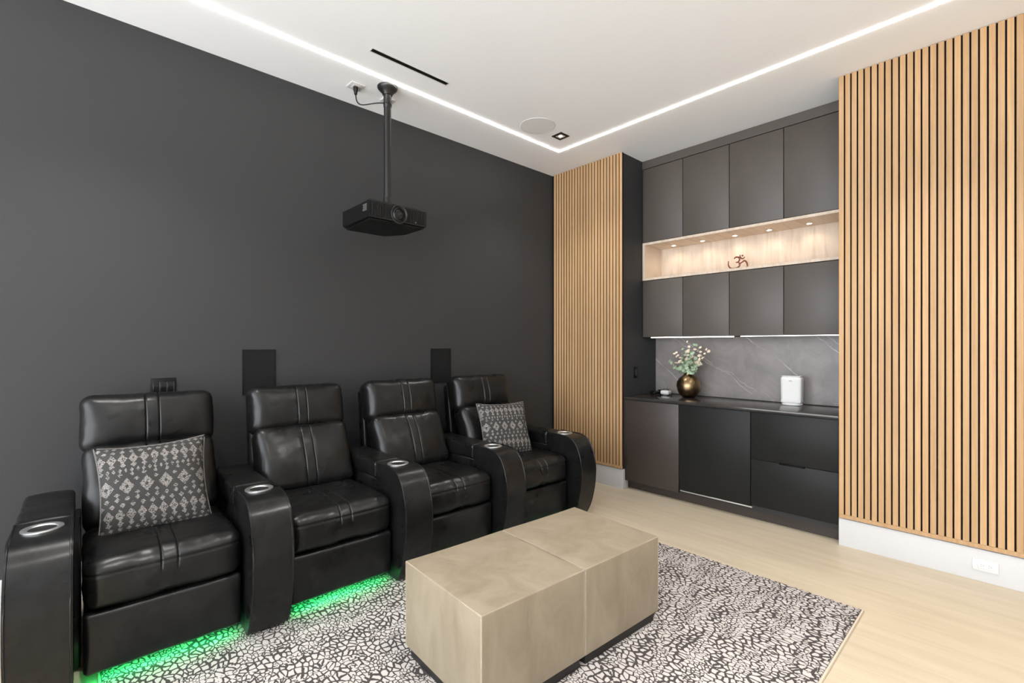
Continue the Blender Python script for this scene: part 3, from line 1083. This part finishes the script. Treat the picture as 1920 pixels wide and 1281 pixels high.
# ------------------------------------------------------------------ recliners
def wr(p, s, amp):
    return amp * noise.noise(Vector((p.x * s, p.y * s, p.z * s)))


SEAM = 0.030
SEX = tuple(s * SEAM + d for s in (-1, 1) for d in (-0.007, -0.0035, 0.0, 0.0035, 0.007))


def seam_dip(p):
    return max(math.exp(-((p.x - SEAM) / 0.0032) ** 2), math.exp(-((p.x + SEAM) / 0.0032) ** 2))


def seat_def(p, n):
    q = p.copy()
    hx, hy = 0.290, 0.30
    kx = 1 - (p.x / hx) ** 4
    up = max(0.0, n.z)
    fr = max(0.0, -n.y)
    fy = (p.y + hy) / (2 * hy)
    q.z += up * (0.020 * kx * math.sin(math.pi * min(1, max(0, fy))) ** 0.7 - 0.012 * fy)
    q.y -= fr * 0.022 * kx * (1 - (p.z / 0.105) ** 2)
    q += n * wr(p, 9.0, 0.006)
    if fr > 0.35:
        q += n * 0.0045 * noise.noise(Vector((p.x * 38.0 + p.z * 9, 3.1, p.z * 7.0))) * (0.5 + 0.5 * noise.noise(Vector((p.x * 5, 7, 1))))
    if up > 0.5:
        q += n * 0.003 * noise.noise(Vector((p.x * 22, p.y * 30, 0.3)))
    if up > 0.25 or fr > 0.9:
        q -= n * 0.006 * seam_dip(p) * (1 if p.z > 0.02 else 0)
    # welt groove along the upper front
    if fr > 0.2:
        q -= n * 0.005 * math.exp(-((p.z - 0.052) / 0.005) ** 2)
    return q


def pad_def(hx, hz, bulge, amp):
    def f(p, n):
        q = p.copy()
        fr = max(0.0, -n.y)
        kx = 1 - (p.x / hx) ** 4
        kz = 1 - (p.z / hz) ** 2
        q.y -= fr * bulge * kx * kz
        q += n * wr(p + Vector((1.7, 0, 3.3)), 8.0, amp)
        if fr > 0.3:
            q += n * 0.35 * amp * noise.noise(Vector((p.x * 30, 2.0, p.z * 34)))
        if fr > 0.3 or n.z > 0.3:
            q -= n * 0.006 * seam_dip(p)
        return q
    return f


def panel_def(p, n):
    q = p.copy()
    fr = max(0.0, -n.y)
    q.y -= fr * 0.016 * (1 - (p.x / 0.287) ** 4) * (1 - (p.z / 0.125) ** 2)
    q += n * wr(p + Vector((5, 1, 2)), 7.0, 0.004)
    if fr > 0.4:
        q += n * 0.002 * noise.noise(Vector((p.x * 30, 1.0, p.z * 4)))
    return q


def seam_lines(pts_fn):
    b = bmesh.new()
    for s in (-1, 1):
        for off in (-0.0048, 0.0048):
            add_tube(b, pts_fn(s * SEAM + off), 0.0009, 5)
    return b


ARM_W = 0.094
arm_front = [(0.115, 0.004), (0.088, 0.024), (0.044, 0.116), (0.012, 0.240), (0.001, 0.340), (0.000, 0.410), (0.015, 0.500), (0.046, 0.578), (0.075, 0.615),
             (0.108, 0.640), (0.150, 0.654), (0.200, 0.659)]


def smooth_poly(pts, steps=4):
    out = []
    P = [Vector((p[0], p[1], 0)) for p in pts]
    n = len(P)
    for i in range(n - 1):
        p0, p1, p2, p3 = P[max(i - 1, 0)], P[i], P[i + 1], P[min(i + 2, n - 1)]
        for k in range(steps):
            q = k / steps
            c = 0.5 * ((2 * p1) + (p2 - p0) * q + (2 * p0 - 5 * p1 + 4 * p2 - p3) * q * q + (3 * p1 - p0 - 3 * p2 + p3) * q ** 3)
            out.append((c.x, c.y))
    out.append(pts[-1])
    return out


front_curve = smooth_poly(arm_front)


def build_armrest(parent, x, inner=0.0):
    prof = front_curve + [(0.384, 0.659), (0.384, 0.555), (0.345, 0.48), (0.36, 0.30), (0.40, 0.004)]
    a = obj("armrest", prism(prof, 0, -ARM_W, ARM_W, 0.011, 3), M['leather'], parent, angle=50, loc=(x, 0, 0))
    obj("arm_side", prism([(0.34, 0.004), (0.98, 0.004), (0.96, 0.50), (0.90, 0.556), (0.34, 0.556)], 0, -ARM_W + 0.010, ARM_W - 0.010 + inner, 0.008, 2), M['leather'], a, angle=50)

    def padd(p, n):
        q = p.copy()
        if n.z > 0:
            q.z += 0.008 * (1 - (p.x / ARM_W) ** 2) * n.z
        if n.z < -0.2:
            q.z += 0.02 * max(0, -(p.y + 0.1) / 0.36)
        return q + n * wr(p + Vector((0, 2, 0)), 9.0, 0.003)
    obj("arm_pad", cushion(ARM_W, 0.262, 0.053, 0.020, (6, 12, 3), deform=padd), M['leather'], a, angle=60, loc=(0, 0.650, 0.605))
    # stitched piping along both front edges
    pb = bmesh.new()
    for s in (-1, 1):
        add_tube(pb, [(s * (ARM_W - 0.006), p[0] + 0.001, p[1] + (0.001 if p[1] > 0.6 else 0)) for p in front_curve[3:]] + [(s * (ARM_W - 0.006), 0.384, 0.6605)], 0.0042, 6)
    obj("piping", pb, M['leather'], a)
    cu = empty("cup_holder", (0, 0.262, 0.659))
    cu.parent = a
    obj("rim", lathe([(0.066, 0.0005), (0.066, 0.005), (0.062, 0.0075), (0.050, 0.0065), (0.045, 0.003), (0.044, 0.0008)], 40, cap0=False, cap1=False), M['steel'], cu)
    obj("well", lathe([(0.0445, 0.0014), (0.043, 0.0012), (0.030, 0.0010)], 40, cap0=False), M['steel_dark'], cu)
    return a


def build_recliner(lean):
    root = empty("recliner", (0, 0, 0))
    obj("base", box(-0.286, 0.286, 0.30, 0.96, 0.0, 0.30, 0.004, 1), M['plinth'], root)
    obj("footrest", cushion(0.287, 0.045, 0.126, 0.020, (16, 3, 12), deform=panel_def), M['leather'], root, angle=70, loc=(0, 0.183, 0.178))
    zs = (0.04, 0.046, 0.052, 0.058, 0.064)
    st_ = obj("seat_cushion", cushion(0.290, 0.30, 0.105, 0.052, (26, 22, 8), (SEX, (), zs), seat_def), M['leather'], root, angle=70, loc=(0, 0.432, 0.408))
    # back cushion and headrest lean backwards
    hz1 = 0.215
    bk = obj("backrest", cushion(0.290, 0.085, hz1, 0.050, (26, 4, 18), (SEX, (), ()), pad_def(0.290, hz1, 0.030, 0.007)), M['leather'], root, angle=70,
             loc=(0, 0.795, 0.668), rot=(R(-24 - lean), 0, 0))
    hz2 = 0.154
    hd = obj("headrest", cushion(0.302, 0.088, hz2, 0.058, (26, 4, 14), (SEX, (), ()), pad_def(0.302, hz2, 0.028, 0.006)), M['leather'], root, angle=70,
             loc=(0, 0.940 + lean * 0.001, 0.980), rot=(R(-13 - lean), 0, 0))
    obj("back_shell", cushion(0.280, 0.040, 0.46, 0.025, (6, 2, 10)), M['leather'], root, angle=70, loc=(0, 1.015, 0.60), rot=(R(-7), 0, 0))
    # visible thread beside the seams
    obj("stitching", seam_lines(lambda x: [(x, -0.085 - 0.028 * (1 - (z / hz2) ** 2) + 0.0005, z) for z in [-0.10 + 0.2 * i / 10 for i in range(11)]]), M['thread'], hd)
    obj("stitching", seam_lines(lambda x: [(x, -0.083 - 0.030 * (1 - (z / hz1) ** 2) + 0.0005, z) for z in [-0.17 + 0.33 * i / 12 for i in range(13)]]), M['thread'], bk)
    led_ = obj("floor_glow_strip", box(-0.255, 0.255, 0.178, 0.188, 0.043, 0.047), M['led_green'], root, smooth=False)
    tag(led_, "green light strip under the footrest")
    obj("strip_rail", box(-0.26, 0.26, 0.173, 0.193, 0.0472, 0.056), M['black_plastic'], root, smooth=False)
    build_armrest(root, 0.394)
    return root


ROT = -0.0227
centres = [0.341, 1.139, 1.916, 2.706]
labels = ["black leather recliner nearest the camera with a patterned cushion and an armrest on both sides",
          "black leather recliner second from the left, empty, before the wider wall speaker",
          "black leather recliner third from the left, partly hidden by the cube ottomans",
          "black leather recliner at the right end of the row, holding a small cushion"]
proto = build_recliner(0.0)
chairs = []
for i, c in enumerate(centres):
    r_ = proto if i == 0 else copy_tree(proto)
    r_.location = (c, 2.465 + ROT * c, RUG + 0.001)
    r_.rotation_euler = (0, 0, math.atan(ROT))
    r_["label"] = labels[i]
    r_["category"] = "recliner"
    r_["group"] = "row of four black recliners"
    chairs.append(r_)
build_armrest(chairs[0], -0.410, 0.032)

# ------------------------------------------------------------------ throw pillows
def pillow_mesh():
    bm = bmesh.new()
    N = 36
    W, T = 0.46, 0.075
    grid = {}
    for side in (1, -1):
        for i in range(N + 1):
            for j in range(N + 1):
                u, v_ = -1 + 2 * i / N, -1 + 2 * j / N
                edge = i in (0, N) or j in (0, N)
                if edge and side == -1:
                    grid[(side, i, j)] = grid[(1, i, j)]
                    continue
                x = u * W / 2 * (1 - 0.085 * (1 - v_ * v_) * u * u)
                y = v_ * W / 2 * (1 - 0.085 * (1 - u * u) * v_ * v_)
                z = 0 if edge else side * T * (max(0, 1 - u ** 4) * max(0, 1 - v_ ** 4)) ** 0.55
                z += 0.004 * noise.noise(Vector((u * 3, v_ * 3, side))) if not edge else 0
                grid[(side, i, j)] = bm.verts.new((x, y, z))
        for i in range(N):
            for j in range(N):
                q = [grid[(side, i, j)], grid[(side, i + 1, j)], grid[(side, i + 1, j + 1)], grid[(side, i, j + 1)]]
                if side == -1:
                    q.reverse()
                bm.faces.new(q)
    rim = []
    for i in range(N):
        rim.append(grid[(1, i, 0)].co.copy())
    for j in range(N):
        rim.append(grid[(1, N, j)].co.copy())
    for i in range(N, 0, -1):
        rim.append(grid[(1, i, N)].co.copy())
    for j in range(N, 0, -1):
        rim.append(grid[(1, 0, j)].co.copy())
    return bm, rim


pb, rim = pillow_mesh()
pme = mesh_from(pb, "cover", True, 80)
rme = mesh_from(tube([p for p in rim], 0.0042, 6, True), "seam", True, 60)


def pillow(loc, corners_dir, label):
    """corners_dir: (right axis, up axis) of the pillow face in world space."""
    r_, u_ = Vector(corners_dir[0]).normalized(), Vector(corners_dir[1])
    n_ = r_.cross(u_).normalized()
    u_ = n_.cross(r_).normalized()
    v = empty("throw_pillow", loc)
    v.rotation_euler = Matrix((r_, u_, n_)).transposed().to_euler()
    tag(v, label, "pillow", "two patterned cushions")
    obj("cover", pme, M['pillow'], v)
    obj("seam", rme, M['piping'], v)


pillow((0.340, 3.005, 0.703), ((1.0, -0.03, 0.03), (0.0, 0.36, 0.90)), "black and cream diamond patterned cushion on the nearest recliner")
pillow((2.690, 2.955, 0.715), ((1.0, -0.22, -0.02), (-0.20, 0.40, 0.88)), "black and cream diamond patterned cushion leaning on the far right recliner")
